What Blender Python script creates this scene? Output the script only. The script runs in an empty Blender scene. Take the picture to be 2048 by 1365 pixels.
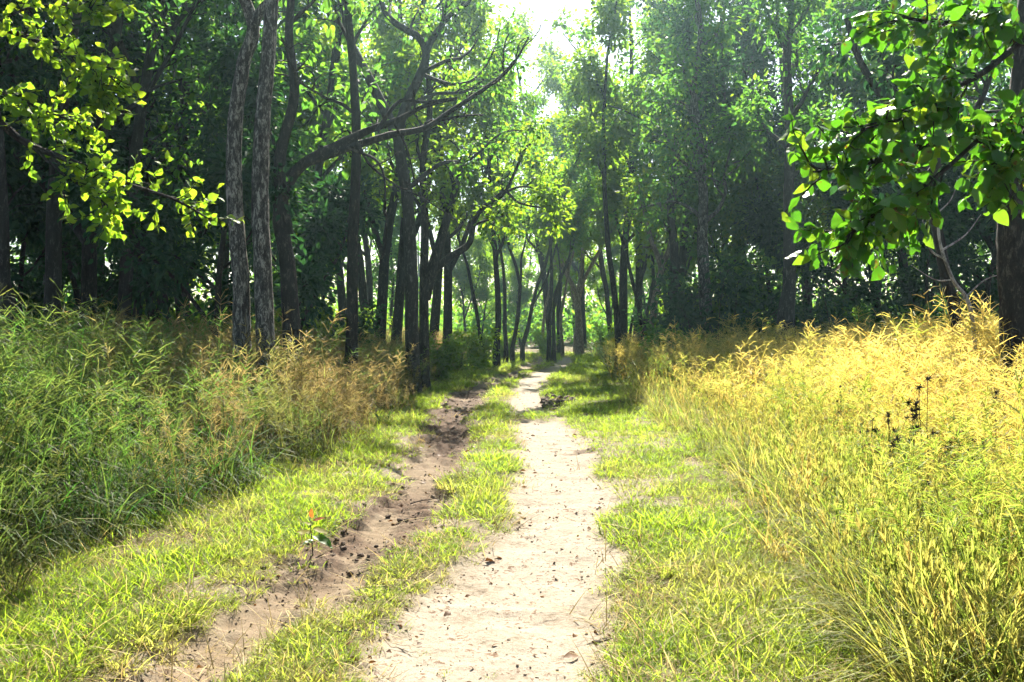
import bpy, math
import numpy as np
from mathutils import Vector, Matrix

# ------------------------------------------------------------------ camera, sky, sun, exposure
scene = bpy.context.scene
C = scene.collection
F, HY, CX, EYE = 2000.0, 655.0, 1024.0, 1.65      # focal length and horizon in photo pixels, eye height
cam_d = bpy.data.cameras.new('camera'); cam = bpy.data.objects.new('camera', cam_d); C.objects.link(cam)
cam_d.sensor_width = 36.0; cam_d.lens = F / 2048 * 36; cam_d.clip_start = 0.05; cam_d.clip_end = 2000
cam.location = (0, 0, EYE)
cam.rotation_euler = (math.radians(90) - math.atan((682.5 - HY) / F), 0, 0)
scene.camera = cam

SUN_AZ, SUN_EL = math.radians(5), math.radians(42)      # azimuth from +Y towards +X
w = bpy.data.worlds.new('World'); scene.world = w; w.use_nodes = True
nt = w.node_tree; bg = nt.nodes['Background']
sky = nt.nodes.new('ShaderNodeTexSky'); sky.sky_type = 'NISHITA'; sky.sun_disc = False
sky.sun_elevation = SUN_EL; sky.sun_rotation = SUN_AZ
sky.air_density = 1.0; sky.dust_density = 1.5; sky.ozone_density = 2.0
nt.links.new(sky.outputs[0], bg.inputs[0]); bg.inputs[1].default_value = 0.05
sun_d = bpy.data.lights.new('sun', 'SUN'); sun_d.energy = 5.0; sun_d.angle = math.radians(0.5); sun_d.color = (1.0, 0.93, 0.80)
sun = bpy.data.objects.new('sun', sun_d); C.objects.link(sun)
sdir = Vector((math.sin(SUN_AZ) * math.cos(SUN_EL), math.cos(SUN_AZ) * math.cos(SUN_EL), math.sin(SUN_EL)))
sun.rotation_euler = (-sdir).to_track_quat('-Z', 'Y').to_euler(); sun.location = (-8, 20, 40)
vs = scene.view_settings
scene.display_settings.display_device = 'sRGB'
vs.view_transform = 'Standard'; vs.look = 'None'; vs.gamma = 1.0; vs.use_curve_mapping = False
vs.exposure = 2.22
cy = scene.cycles
cy.max_bounces = 6; cy.diffuse_bounces = 3; cy.glossy_bounces = 2; cy.transmission_bounces = 4; cy.volume_bounces = 0
cy.adaptive_threshold = .03; cy.denoising_prefilter = 'ACCURATE'; cy.caustics_reflective = False; cy.caustics_refractive = False; cy.sample_clamp_indirect = 6.0
scene.render.use_persistent_data = False

# ------------------------------------------------------------------ numeric helpers
def gp(px, py):
    d = F * EYE / (py - HY); return ((px - CX) / F * d, d)
def wp(px, py, d): return np.array(((px - CX) / F * d, d, EYE - (py - HY) / F * d))
def sstep(a, b, x):
    t = np.clip((x - a) / (b - a), 0, 1); return t * t * (3 - 2 * t)
def hash2(ix, iy, s):
    n = (ix.astype(np.int64) * 374761393 + iy.astype(np.int64) * 668265263 + s * 974634777) & 0x7fffffff
    n = ((n ^ (n >> 13)) * 1274126177) & 0x7fffffff
    n = ((n ^ (n >> 15)) * 668265263) & 0x7fffffff
    return (n & 0xffff) / 65535.0
def vnoise(x, y, s=0):
    x = np.asarray(x, float); y = np.asarray(y, float)
    ix = np.floor(x); iy = np.floor(y); fx = x - ix; fy = y - iy
    fx = fx * fx * (3 - 2 * fx); fy = fy * fy * (3 - 2 * fy)
    a = hash2(ix, iy, s); b = hash2(ix + 1, iy, s); c = hash2(ix, iy + 1, s); d = hash2(ix + 1, iy + 1, s)
    return (a * (1 - fx) + b * fx) * (1 - fy) + (c * (1 - fx) + d * fx) * fy
def fbm(x, y, s=0, o=3):
    v = 0; a = .5; t = 0
    for k in range(o):
        v = v + a * vnoise(x * 2 ** k, y * 2 ** k, s + k); t += a; a *= .55
    return v / t

# the two wheel ruts: centre line and half width against distance
RY = [0, 3, 4.65, 7.4, 10, 13.5, 18, 23, 31, 36, 41, 47, 55, 65, 80, 110]
RX = [-.6, -.45, -.22, .30, .5, .6, .5, .36, .55, 1.15, 1.85, 2.5, 3.0, 2.6, .2, -9]
RW = [.68, .68, .64, .43, .42, .46, .38, .34, .42, .44, .42, .4, .36, .3, .25, .25]
LY = [0, 3, 4.8, 5.6, 7.4, 9.6, 13.5, 20, 24, 28.7, 36.7, 41, 47, 55, 65, 80, 110]
LX = [-2.3, -1.95, -1.68, -1.5, -1.2, -.97, -.95, -1.2, -1.15, -.7, .15, .6, 1.1, 1.6, 1.2, -1.2, -10.5]
LW = [.22, .22, .22, .22, .24, .25, .28, .38, .36, .34, .30, .32, .3, .28, .25, .25, .25]
_yy = np.linspace(-5, 115, 1201)
def _smooth(Y, V):
    v = np.interp(_yy, Y, V); k = np.hanning(31); k /= k.sum()
    return np.convolve(np.pad(v, 15, mode='edge'), k, 'valid')
_R, _RW, _L, _LW = _smooth(RY, RX), _smooth(RY, RW), _smooth(LY, LX), _smooth(LY, LW)
def rutR(y): return np.interp(y, _yy, _R), np.interp(y, _yy, _RW)
def rutL(y): return np.interp(y, _yy, _L), np.interp(y, _yy, _LW)
def soil_mask(x, y):
    n = (fbm(x * 2.2, y * 1.1, 11) - .5) * .75 + (fbm(x * 9, y * 6, 17) - .5) * .35
    r, rw = rutR(y); l, lw = rutL(y)
    a = sstep(.26, -.16, np.abs(x - r) - rw + n * .55)
    b = sstep(.26, -.16, np.abs(x - l) - lw + n * .95)
    far = sstep(62, 50, y)
    a = a * (1 - .85 * sstep(.45, .2, np.hypot((x - .47) / 1.1, (y - 18.6) / 2.6)))        # grass islet in the track
    b = b * (1 - .8 * sstep(.9, .3, np.hypot((x + 1.35) / .55, (y - 20.5) / 2.2)))
    return np.clip(a, 0, 1) * far, np.clip(b, 0, 1) * far
def mud_mask(x, y):
    l, lw = rutL(y); r, rw = rutR(y)
    band = np.exp(-((y - 7.6) / 1.0) ** 2) + np.exp(-((y - 9.6) / 1.1) ** 2) * .9 + sstep(11.5, 14, y) * sstep(31, 26, y)
    m = sstep(.55, .1, np.abs(x - l) - lw * .3) * np.clip(band, 0, 1)
    m = m * sstep(.34, .58, fbm(x * 2.6, y * 1.0, 5) + .14)
    h = sstep(.5, .15, np.hypot((x - .98) / 1.0, (y - 22.0) / 3.6)) + .7 * sstep(.6, .2, np.hypot((x - 1.0) / 1.0, (y - 13.6) / 1.4)) * sstep(.45, .6, fbm(x * 4, y * 3, 9))
    return np.clip(m + h, 0, 1)
def height(x, y):
    x = np.asarray(x, float); y = np.asarray(y, float)
    a, b = soil_mask(x, y); m = mud_mask(x, y)
    r, _ = rutR(y)
    h = -.05 * a - .09 * b
    h = h + .28 * sstep(1.6, 6, x - r) + .18 * sstep(1.8, 5.5, r - x - 1.6)
    near = sstep(45, 20, y)
    h = h + (fbm(x * .5, y * .5, 21) - .5) * .12 + (fbm(x * 5, y * 5, 31) - .5) * .035 * near
    h = h + m * near * ((fbm(x * 3.6, y * 4.0, 41, 5) - .42) * .15 + (fbm(x * 13, y * 13, 43, 3) - .5) * .09)
    tread = np.sin(y * 34 + x * 9 + 5 * vnoise(x * 5, y * 4, 3)) * .016 * (.3 + vnoise(x * 6, y * 5, 8)) * np.clip(b, 0, 1) * (np.exp(-((y - 7.4) / 1.2) ** 2) + np.exp(-((y - 9.7) / 1.0) ** 2))
    h = h + tread + (fbm(x * 1.1, y * 2.6, 51) - .5) * .05 * (a + b)
    h = h + (fbm(x * 14, y * 14, 61, 3) - .5) * .034 * (a + b) * sstep(16, 9, y)
    return h
def hz(x, y): return float(height(np.array([x]), np.array([y]))[0])

# ------------------------------------------------------------------ object helpers
def mesh_from(name, V, Fc, mats, attrs=None, smooth=False):
    """Fc: int array (n,4) or (n,3) or list of arrays."""
    me = bpy.data.meshes.new(name)
    V = np.asarray(V, np.float32); lst = Fc if isinstance(Fc, list) else [Fc]
    lst = [f for f in lst if len(f)]
    me.vertices.add(len(V)); me.vertices.foreach_set('co', V.ravel())
    if lst:
        loops = np.concatenate([np.asarray(f, np.int32).ravel() for f in lst])
        tot = np.concatenate([np.full(len(f), len(f[0]), np.int32) for f in lst])
        st = np.concatenate([[0], np.cumsum(tot)[:-1]]).astype(np.int32)
        me.loops.add(len(loops)); me.loops.foreach_set('vertex_index', loops)
        me.polygons.add(len(tot)); me.polygons.foreach_set('loop_start', st); me.polygons.foreach_set('loop_total', tot)
        me.polygons.foreach_set('use_smooth', np.full(len(tot), smooth))
    for k, (dom, arr) in (attrs or {}).items():
        arr = np.asarray(arr)
        typ = 'INT' if arr.dtype.kind == 'i' else ('FLOAT_VECTOR' if arr.ndim == 2 else 'FLOAT')
        at = me.attributes.new(k, typ, dom)
        at.data.foreach_set('vector' if arr.ndim == 2 else 'value', arr.astype(np.int32 if typ == 'INT' else np.float32).ravel())
    for m in (mats if isinstance(mats, (list, tuple)) else [mats]):
        if m: me.materials.append(m)
    me.update(); me.validate()
    return me
def link(name, data, parent=None, loc=None):
    o = bpy.data.objects.new(name, data); C.objects.link(o)
    if parent: o.parent = parent
    if loc is not None: o.location = loc
    return o
def tag(o, label=None, cat=None, group=None, kind=None):
    if label: o['label'] = label
    if cat: o['category'] = cat
    if group: o['group'] = group
    if kind: o['kind'] = kind
    return o
def norm(v):
    v = np.asarray(v, float); return v / (np.linalg.norm(v, axis=-1, keepdims=True) + 1e-9)

# ------------------------------------------------------------------ materials
def new_mat(name):
    m = bpy.data.materials.new(name); m.use_nodes = True; t = m.node_tree
    for n in list(t.nodes): t.nodes.remove(n)
    return m, t, t.nodes.new('ShaderNodeOutputMaterial')
def N(t, typ, **kw):
    n = t.nodes.new(typ)
    for k, v in kw.items(): setattr(n, k, v)
    return n
def ramp(t, stops, fac):
    r = N(t, 'ShaderNodeValToRGB'); e = r.color_ramp.elements
    while len(e) < len(stops): e.new(0.5)
    for i, (p, c) in enumerate(stops): e[i].position = p; e[i].color = (*c, 1)
    t.links.new(fac, r.inputs[0]); return r.outputs[0]
def mixc(t, fac, a, b, mode='MIX'):
    n = N(t, 'ShaderNodeMix', data_type='RGBA', blend_type=mode)
    for s, v in ((0, fac), (6, a), (7, b)):
        if hasattr(v, 'is_output'): t.links.new(v, n.inputs[s])
        else: n.inputs[s].default_value = v if s == 0 else (*v, 1)
    return n.outputs[2]
def attr(t, name, typ='GEOMETRY'):
    n = N(t, 'ShaderNodeAttribute'); n.attribute_name = name; n.attribute_type = typ; return n.outputs['Fac']
def noise(t, scale, detail=4, rough=.55, vec=None, dist=0):
    n = N(t, 'ShaderNodeTexNoise'); n.inputs['Scale'].default_value = scale; n.inputs['Detail'].default_value = detail
    n.inputs['Roughness'].default_value = rough; n.inputs['Distortion'].default_value = dist
    if vec is not None: t.links.new(vec, n.inputs['Vector'])
    return n.outputs['Fac']
def math_n(t, op, a, b=None, clamp=False):
    n = N(t, 'ShaderNodeMath', operation=op, use_clamp=clamp)
    for i, v in ((0, a), (1, b)):
        if v is None: continue
        if hasattr(v, 'is_output'): t.links.new(v, n.inputs[i])
        else: n.inputs[i].default_value = v
    return n.outputs[0]
def thin(t, out, col, tcol, fac, rough=.5, spec=.35):
    """a thin leaf: light reflected by one side, light let through from the other"""
    p = N(t, 'ShaderNodeBsdfPrincipled'); p.inputs['Roughness'].default_value = rough; p.inputs['Specular IOR Level'].default_value = spec
    tr = N(t, 'ShaderNodeBsdfTranslucent'); mx = N(t, 'ShaderNodeMixShader'); mx.inputs[0].default_value = fac
    t.links.new(col, p.inputs['Base Color']); t.links.new(tcol, tr.inputs['Color'])
    t.links.new(p.outputs[0], mx.inputs[1]); t.links.new(tr.outputs[0], mx.inputs[2]); t.links.new(mx.outputs[0], out.inputs[0])
def leaf_mat(name, stops, tstops, fac=.5, rough=.6, spec=.16, spots=False):
    m, t, out = new_mat(name)
    v = attr(t, 'v')
    oi = N(t, 'ShaderNodeObjectInfo')
    v = math_n(t, 'ADD', math_n(t, 'MULTIPLY', v, .8), math_n(t, 'MULTIPLY', oi.outputs['Random'], .2))
    c = ramp(t, stops, v); tc = ramp(t, tstops, v)
    if spots:
        s = noise(t, 28, 3, .6); s = ramp(t, [(.60, (0, 0, 0)), (.70, (1, 1, 1))], s)
        c = mixc(t, s, c, (.10, .045, .012)); tc = mixc(t, s, tc, (.14, .06, .01))
        lw = math_n(t, 'ABSOLUTE', attr(t, 'lw')); st_ = math_n(t, 'FRACT', math_n(t, 'SUBTRACT', math_n(t, 'MULTIPLY', attr(t, 'lu'), 7.5), math_n(t, 'MULTIPLY', lw, 6.0)))
        ve = math_n(t, 'MAXIMUM', math_n(t, 'LESS_THAN', lw, .014), math_n(t, 'LESS_THAN', st_, .11))
        c = mixc(t, math_n(t, 'MULTIPLY', ve, .55), c, (.14, .19, .05)); tc = mixc(t, math_n(t, 'MULTIPLY', ve, .5), tc, (.05, .12, .01))
    thin(t, out, c, tc, fac, rough, spec)
    return m
def grass_mat(name, base, mid, tip, tbase, tmid, ttip, fac=.45, alt=None, talt=None):
    m, t, out = new_mat(name)
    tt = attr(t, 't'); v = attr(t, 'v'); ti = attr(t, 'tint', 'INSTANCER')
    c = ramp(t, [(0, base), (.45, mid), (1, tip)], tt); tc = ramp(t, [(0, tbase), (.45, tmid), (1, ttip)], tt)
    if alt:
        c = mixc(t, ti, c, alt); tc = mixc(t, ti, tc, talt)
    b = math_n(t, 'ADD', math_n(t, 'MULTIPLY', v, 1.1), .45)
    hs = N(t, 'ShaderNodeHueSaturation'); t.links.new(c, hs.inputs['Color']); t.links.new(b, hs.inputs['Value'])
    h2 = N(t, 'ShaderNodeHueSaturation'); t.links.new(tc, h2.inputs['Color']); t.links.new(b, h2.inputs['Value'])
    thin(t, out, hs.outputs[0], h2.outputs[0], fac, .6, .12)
    return m
def bark_mat(name, dark, light, patch=.5, scale=7, contrast=.12, bump=.6):
    m, t, out = new_mat(name)
    tc = N(t, 'ShaderNodeTexCoord'); mp = N(t, 'ShaderNodeMapping'); mp.inputs['Scale'].default_value = (1, 1, .35)
    t.links.new(tc.outputs['Object'], mp.inputs[0])
    a = noise(t, scale * 2.2, 6, .72, mp.outputs[0], .6); b = noise(t, scale * 9, 5, .65, mp.outputs[0]); g = noise(t, .8, 2)
    f = math_n(t, 'ADD', math_n(t, 'ADD', math_n(t, 'MULTIPLY', a, .62), math_n(t, 'MULTIPLY', b, .28)), math_n(t, 'MULTIPLY', g, .14))
    col = ramp(t, [(patch - contrast, dark), (patch, tuple(x * .55 + y * .2 for x, y in zip(dark, light))), (patch + contrast * .6, light)], f)
    p = N(t, 'ShaderNodeBsdfPrincipled'); p.inputs['Roughness'].default_value = .88; p.inputs['Specular IOR Level'].default_value = .2
    t.links.new(col, p.inputs['Base Color'])
    bp = N(t, 'ShaderNodeBump'); bp.inputs['Strength'].default_value = bump; bp.inputs['Distance'].default_value = .03
    t.links.new(math_n(t, 'ADD', a, math_n(t, 'MULTIPLY', b, .5)), bp.inputs['Height']); t.links.new(bp.outputs[0], p.inputs['Normal'])
    t.links.new(p.outputs[0], out.inputs[0]); return m
def plain_mat(name, stops, scale=20, rough=.9, bump=.5):
    m, t, out = new_mat(name)
    tc = N(t, 'ShaderNodeTexCoord'); n = noise(t, scale, 5, .65, tc.outputs['Object']); oi = N(t, 'ShaderNodeObjectInfo')
    f = math_n(t, 'ADD', math_n(t, 'MULTIPLY', n, .7), math_n(t, 'MULTIPLY', oi.outputs['Random'], .3))
    p = N(t, 'ShaderNodeBsdfPrincipled'); p.inputs['Roughness'].default_value = rough; p.inputs['Specular IOR Level'].default_value = .25
    t.links.new(ramp(t, stops, f), p.inputs['Base Color'])
    bp = N(t, 'ShaderNodeBump'); bp.inputs['Strength'].default_value = bump; bp.inputs['Distance'].default_value = .01
    t.links.new(n, bp.inputs['Height']); t.links.new(bp.outputs[0], p.inputs['Normal']); t.links.new(p.outputs[0], out.inputs[0]); return m

M = {}
M['leaf'] = leaf_mat('forest leaf', [(0, (.018, .065, .025)), (.5, (.035, .11, .025)), (.9, (.08, .15, .02)), (1, (.14, .12, .03))],
                     [(0, (.08, .26, .04)), (.5, (.17, .40, .03)), (.9, (.34, .48, .03)), (1, (.38, .30, .04))], .53)
M['leaf_light'] = leaf_mat('light leaf', [(0, (.03, .09, .02)), (.5, (.06, .13, .02)), (1, (.12, .16, .025))],
                     [(0, (.16, .34, .02)), (.5, (.26, .46, .02)), (1, (.40, .54, .025))], .55)
M['leaf_dark'] = leaf_mat('dark leaf', [(0, (.012, .045, .025)), (.6, (.022, .07, .03)), (1, (.05, .10, .025))],
                     [(0, (.015, .07, .02)), (.6, (.04, .13, .02)), (1, (.12, .24, .025))], .4)  # dark, barely translucent tones also put shade into the left wood's leaves
M['leaf_big'] = leaf_mat('broad glossy leaf', [(0, (.025, .08, .02)), (.6, (.04, .12, .02)), (1, (.09, .15, .02))],
                     [(0, (.05, .20, .01)), (.6, (.11, .34, .012)), (1, (.28, .42, .02))], .5, .38, .4, True)
M['leaf_brown'] = leaf_mat('withered leaf', [(0, (.06, .03, .015)), (1, (.16, .08, .03))], [(0, (.08, .03, .01)), (1, (.16, .07, .015))], .3)
M['leaf_red'] = leaf_mat('young red leaf', [(0, (.25, .06, .02)), (1, (.30, .14, .03))], [(0, (.6, .10, .03)), (1, (.7, .32, .04))], .5)
M['leaf_yellow'] = leaf_mat('yellow leaf', [(0, (.20, .20, .03)), (1, (.24, .22, .04))], [(0, (.5, .5, .04)), (1, (.6, .5, .05))], .5)
M['leaf_far'] = M['leaf']
M['bark'] = bark_mat('dark bark', (.012, .009, .008), (.085, .07, .055), .55, 7, .12, .9)
M['bark_lichen'] = bark_mat('lichen bark', (.016, .012, .011), (.30, .275, .23), .53, 8, .10, .9)
M['bark_grey'] = bark_mat('grey bark', (.028, .024, .02), (.12, .105, .09), .55, 7, .12, .9)
M['bark_pale'] = bark_mat('pale bark', (.13, .095, .065), (.34, .27, .20), .5)
M['bark_dead'] = bark_mat('dead wood', (.12, .11, .10), (.38, .36, .33), .48)
M['twig'] = plain_mat('twig', [(.2, (.02, .014, .01)), (.8, (.07, .05, .035))], 30)
M['clod'] = plain_mat('dry mud', [(.25, (.035, .022, .014)), (.8, (.13, .085, .055))], 35)
M['pebble'] = plain_mat('pebble', [(.2, (.16, .11, .07)), (.8, (.34, .27, .2))], 25)

# ------------------------------------------------------------------ ground sheet
def axis(fine0, fine1, step, lo, hi, g=1.09):
    a = list(np.arange(fine0, fine1 + 1e-6, step)); s = step
    while a[-1] < hi: s *= g; a.append(a[-1] + s)
    s = step
    while a[0] > lo: s *= g; a.insert(0, a[0] - s)
    a[0], a[-1] = lo, hi
    return np.array(a)
gx = axis(-2.8, 2.6, .032, -160, 160); gy = axis(3.6, 12.5, .045, -60, 190, 1.022)
X, Y = np.meshgrid(gx, gy); xs, ys = X.ravel(), Y.ravel()
Zg = height(xs, ys)
nx, ny = len(gx), len(gy)
ii = (np.arange(ny - 1)[:, None] * nx + np.arange(nx - 1)[None]).ravel()
quads = np.stack([ii, ii + 1, ii + nx + 1, ii + nx], 1)
sa, sb = soil_mask(xs, ys); mud = mud_mask(xs, ys)
m, t, out = new_mat('sandy soil')
geo = N(t, 'ShaderNodeNewGeometry'); pos = geo.outputs['Position']
n1 = noise(t, 3.0, 6, .65, pos); n2 = noise(t, 24, 6, .7, pos); n3 = noise(t, 120, 4, .7, pos); n4 = noise(t, .9, 3, .5, pos)
sandc = ramp(t, [(.34, (.13, .10, .068)), (.48, (.26, .218, .165)), (.70, (.38, .345, .272))], math_n(t, 'ADD', math_n(t, 'MULTIPLY', n1, .55), math_n(t, 'MULTIPLY', n2, .45)))
crumbs = ramp(t, [(.56, (0, 0, 0)), (.63, (1, 1, 1))], math_n(t, 'ADD', math_n(t, 'MULTIPLY', n2, .62), math_n(t, 'MULTIPLY', n1, .42)))
sandc = mixc(t, crumbs, sandc, (.13, .08, .05))
grain = ramp(t, [(.3, (.8, .8, .8)), (.7, (1.12, 1.12, 1.12))], n3); sandc = mixc(t, 1.0, sandc, grain, 'MULTIPLY')
litter = ramp(t, [(.3, (.035, .028, .014)), (.5, (.09, .07, .03)), (.72, (.17, .13, .07))], math_n(t, 'ADD', math_n(t, 'MULTIPLY', n2, .6), math_n(t, 'MULTIPLY', n3, .4)))
mudc = ramp(t, [(.3, (.03, .018, .011)), (.7, (.12, .075, .048))], n2)
c = mixc(t, attr(t, 'soil'), litter, sandc); c = mixc(t, math_n(t, 'MULTIPLY', attr(t, 'left'), .8), c, (.14, .098, .056)); c = mixc(t, attr(t, 'mud'), c, mudc)
p = N(t, 'ShaderNodeBsdfPrincipled'); p.inputs['Roughness'].default_value = .95; p.inputs['Specular IOR Level'].default_value = .12
t.links.new(c, p.inputs['Base Color'])
bp = N(t, 'ShaderNodeBump'); bp.inputs['Strength'].default_value = .7; bp.inputs['Distance'].default_value = .02
t.links.new(math_n(t, 'ADD', n2, math_n(t, 'MULTIPLY', n3, .35)), bp.inputs['Height']); t.links.new(bp.outputs[0], p.inputs['Normal'])
t.links.new(p.outputs[0], out.inputs[0])
M['soil'] = m
verge = fbm(xs * 1.4, ys * 1.4, 71)
soil = np.clip(np.maximum(sa, sb) + .6 * sstep(.50, .70, verge) * sstep(3.6, 2.0, np.abs(xs - .2)), 0, 1)
go = link('ground', mesh_from('ground', np.stack([xs, ys, Zg], 1), quads, M['soil'], {'soil': ('POINT', soil), 'mud': ('POINT', mud), 'left': ('POINT', sb)}, True))
tag(go, 'sandy earth with two worn wheel ruts running into the wood', None, None, 'structure')

# ------------------------------------------------------------------ wood and leaves
class Wood:
    def __init__(s): s.V = []; s.F = []; s.n = 0
    def tube(s, P, R, n=7, rough=0, rng=None):
        P = np.asarray(P, float); R = np.asarray(R, float); m = len(P)
        T = norm(np.gradient(P, axis=0))
        ref = np.array([1., 0, 0]) if abs(T[0][0]) < .8 else np.array([0, 1., 0])
        U = np.empty_like(P); u = norm(np.cross(T[0], ref))
        for i in range(m):
            u = norm(u - T[i] * np.dot(u, T[i])); U[i] = u
        W = np.cross(T, U); a = np.arange(n) * 2 * np.pi / n
        rr = R[:, None] * np.ones(n)[None]
        if rough and rng is not None: rr = rr * (1 + rough * (rng.random((m, n)) - .5) + rough * .8 * np.sin(a * 2 + rng.random() * 6)[None])
        V = P[:, None] + rr[..., None] * (np.cos(a)[None, :, None] * U[:, None] + np.sin(a)[None, :, None] * W[:, None])
        b = s.n; s.V.append(V.reshape(-1, 3)); s.n += m * n
        i = (np.arange(m - 1)[:, None] * n + np.arange(n)[None]); j = (np.arange(m - 1)[:, None] * n + (np.arange(n)[None] + 1) % n)
        s.F.append((np.stack([i, j, j + n, i + n], -1).reshape(-1, 4) + b))
        return s
    def mesh(s, name, mat): return mesh_from(name, np.concatenate(s.V), np.concatenate(s.F), mat, None, True)
def curve(pts, seg=6):
    """smooth polyline through control points"""
    P = np.asarray(pts, float); out = []
    Q = np.vstack([2 * P[0] - P[1], P, 2 * P[-1] - P[-2]])
    for i in range(1, len(Q) - 2):
        a, b, c, d = Q[i - 1], Q[i], Q[i + 1], Q[i + 2]
        for k in range(seg):
            x = k / seg
            out.append(.5 * (2 * b + (c - a) * x + (2 * a - 5 * b + 4 * c - d) * x * x + (3 * b - a - 3 * c + d) * x ** 3))
    out.append(P[-1]); return np.array(out)
def wander(rng, p, d, L, n, wob, up=0.):
    P = [np.array(p, float)]; d = norm(d)
    for i in range(n):
        d = norm(d + rng.normal(0, wob, 3) + np.array([0, 0, up])); P.append(P[-1] + d * L / n)
    return np.array(P)
class Leaves:
    def __init__(s): s.P = []; s.D = []; s.L = []; s.V = []
    def add(s, P, D, L, v): s.P.append(P); s.D.append(D); s.L.append(L); s.V.append(v)
    def count(s): return sum(len(x) for x in s.P)
    def mesh(s, name, mat, rng, width=.62, flat=.68):
        P = np.concatenate(s.P); D = norm(np.concatenate(s.D)); L = np.concatenate(s.L)[:, None]; v = np.concatenate(s.V)
        k = len(P); Nn = norm(rng.normal(0, 1, (k, 3)) * (1 - flat) + np.array([0, 0, 1.]) * flat + 1e-3)
        S = norm(np.cross(D, Nn)); Nn = np.cross(S, D); Wd = L * width * .5 * (.8 + .4 * rng.random((k, 1))); fo = .28
        base = P; tip = P + D * L - Nn * L * .12
        r1 = P + D * L * .30 + S * Wd * .92 + Nn * Wd * fo; r2 = P + D * L * .68 + S * Wd * .80 + Nn * Wd * (fo - .1)
        l1 = P + D * L * .30 - S * Wd * .92 + Nn * Wd * fo; l2 = P + D * L * .68 - S * Wd * .80 + Nn * Wd * (fo - .1)
        V = np.stack([base, r1, r2, tip, l2, l1], 1).reshape(-1, 3); b = np.arange(k)[:, None] * 6
        f = np.concatenate([b + np.array([[0, 1, 2, 3]]), b + np.array([[0, 3, 4, 5]])], 0)
        return mesh_from(name, V, f, mat, {'v': ('FACE', np.concatenate([v, v]))})
def leaf_cloud(lv, rng, P, per, spread, L, tone, droop=.25):
    """leaves around each twig point"""
    P = np.repeat(P, per, 0); k = len(P)
    off = rng.normal(0, 1, (k, 3)) * spread
    d = norm(off + rng.normal(0, .5, (k, 3)) * spread) + np.array([0, 0, -droop])
    lv.add(P + off, d, L * (.7 + .6 * rng.random(k)), np.clip(tone + rng.normal(0, .18, k), 0, 1))
def branch_out(rng, wood, lv, path, rad, t0, n, L0, sp, depth=0, maxd=2):
    """side shoots along a limb, leaves along the last ones"""
    m = len(path); az = rng.random() * 6.28
    for i in range(n):
        t = t0 + (1 - t0) * ((i + .3 + .5 * rng.random()) / n); q = min(t * (m - 1), m - 1.001); k = int(q)
        p = path[k] + (path[k + 1] - path[k]) * (q - k); d = norm(path[k + 1] - path[k]); r = rad[k] * (1 - q + k) + rad[k + 1] * (q - k)
        az += 2.4 + rng.normal(0, .4)
        side = norm(np.cross(d, rng.normal(0, 1, 3)) if depth else np.array([np.cos(az), np.sin(az), 0]))
        if depth == 0: nd = side * math.sin(sp['inc']) + np.array([0, 0, 1.]) * math.cos(sp['inc']) + d * .3
        else: nd = d * .6 + side * .75 + np.array([0, 0, .06])
        Lb = L0 * (.65 + .6 * rng.random()) * ((1 - .55 * abs(t - sp['wide']) / max(sp['wide'], 1 - sp['wide'])) if depth == 0 else (1 - .4 * t))
        ns = (7, 5, 4)[depth]
        P = wander(rng, p, nd, Lb, ns, (.16, .22, .28)[depth], (.05, .02, -.03)[depth])
        r0 = min(r * .62, Lb * .035 + .006) if depth else r * .55
        R = np.linspace(r0, r0 * .3 + .003, ns + 1)
        wood.tube(P, R, (6, 4, 3)[depth])
        if depth + 1 < maxd:
            branch_out(rng, wood, lv, P, R, .22, max(2, int(sp['n'][depth] * (.7 + .6 * rng.random()))), Lb * sp['ratio'], sp, depth + 1, maxd)
        tone = sp['tone'] + rng.normal(0, .1)
        if depth + 1 >= maxd: leaf_cloud(lv, rng, P[1:], sp['per'], sp['spread'], sp['leaf'], tone)
        else: leaf_cloud(lv, rng, P[-2:], sp['per'], sp['spread'], sp['leaf'], tone)
SP = dict(inc=1.0, wide=.45, n=(6, 5), ratio=.45, per=5, spread=.2, leaf=.2, tone=.4)
def spec(**k): d = dict(SP); d.update(k); return d

def proto_tree(seed, H, r, bole, nl, L0, sp, bend=.05, bark='bark', leaf='leaf', maxd=3, forks=0):
    rng = np.random.default_rng(seed); wd = Wood(); lv = Leaves()
    n = 12; P = wander(rng, (0, 0, -.25), (0, 0, 1), H, n, bend, .04); P[:2, :2] = 0
    R = np.interp(np.linspace(0, 1, n + 1), [0, .05, .12, 1], [r * 1.45, r * 1.15, r, r * .22])
    wd.tube(P, R, 10, .10, rng)
    branch_out(rng, wd, lv, P, R, bole, nl, L0, sp, 0, maxd)
    for k in range(forks):
        a = rng.random() * 6.28; q = int(n * (.22 + .2 * rng.random()))
        Q = wander(rng, P[q], (np.cos(a) * .6, np.sin(a) * .6, 1), H * .6, 9, .1, .08); RQ = np.linspace(R[q] * .75, R[q] * .2, 10)
        wd.tube(Q, RQ, 8, .1, rng); branch_out(rng, wd, lv, Q, RQ, .35, max(3, nl // 2), L0 * .8, sp, 0, maxd)
    return wd.mesh('trunk', M[bark]), lv.mesh('crown', M[leaf], rng), lv.count()
def put(kind, pr, x, y, s=1, rz=0, label='', cat='tree', group=None, parts=('trunk', 'crown')):
    e = link(kind, None, None, (x, y, hz(x, y))); e.scale = (s, s, s); e.rotation_euler = (0, 0, rz); e.empty_display_size = .2
    if pr[0].name in LOOK:
        near = min((math.hypot((q - CX) / F * d_ - x, d_ - y), w_) for w_, q, d_ in OWN)
        label = LOOK[pr[0].name] + ' ' + label + (' near ' + near[1] if near[0] < 7 else '')
        if len(label.split()) > 16: label = label[:label.index(' near the ')]
    tag(e, label, cat, group)
    for nm, me in zip(parts, pr[:2]): link(nm, me, e)
    return e

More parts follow.
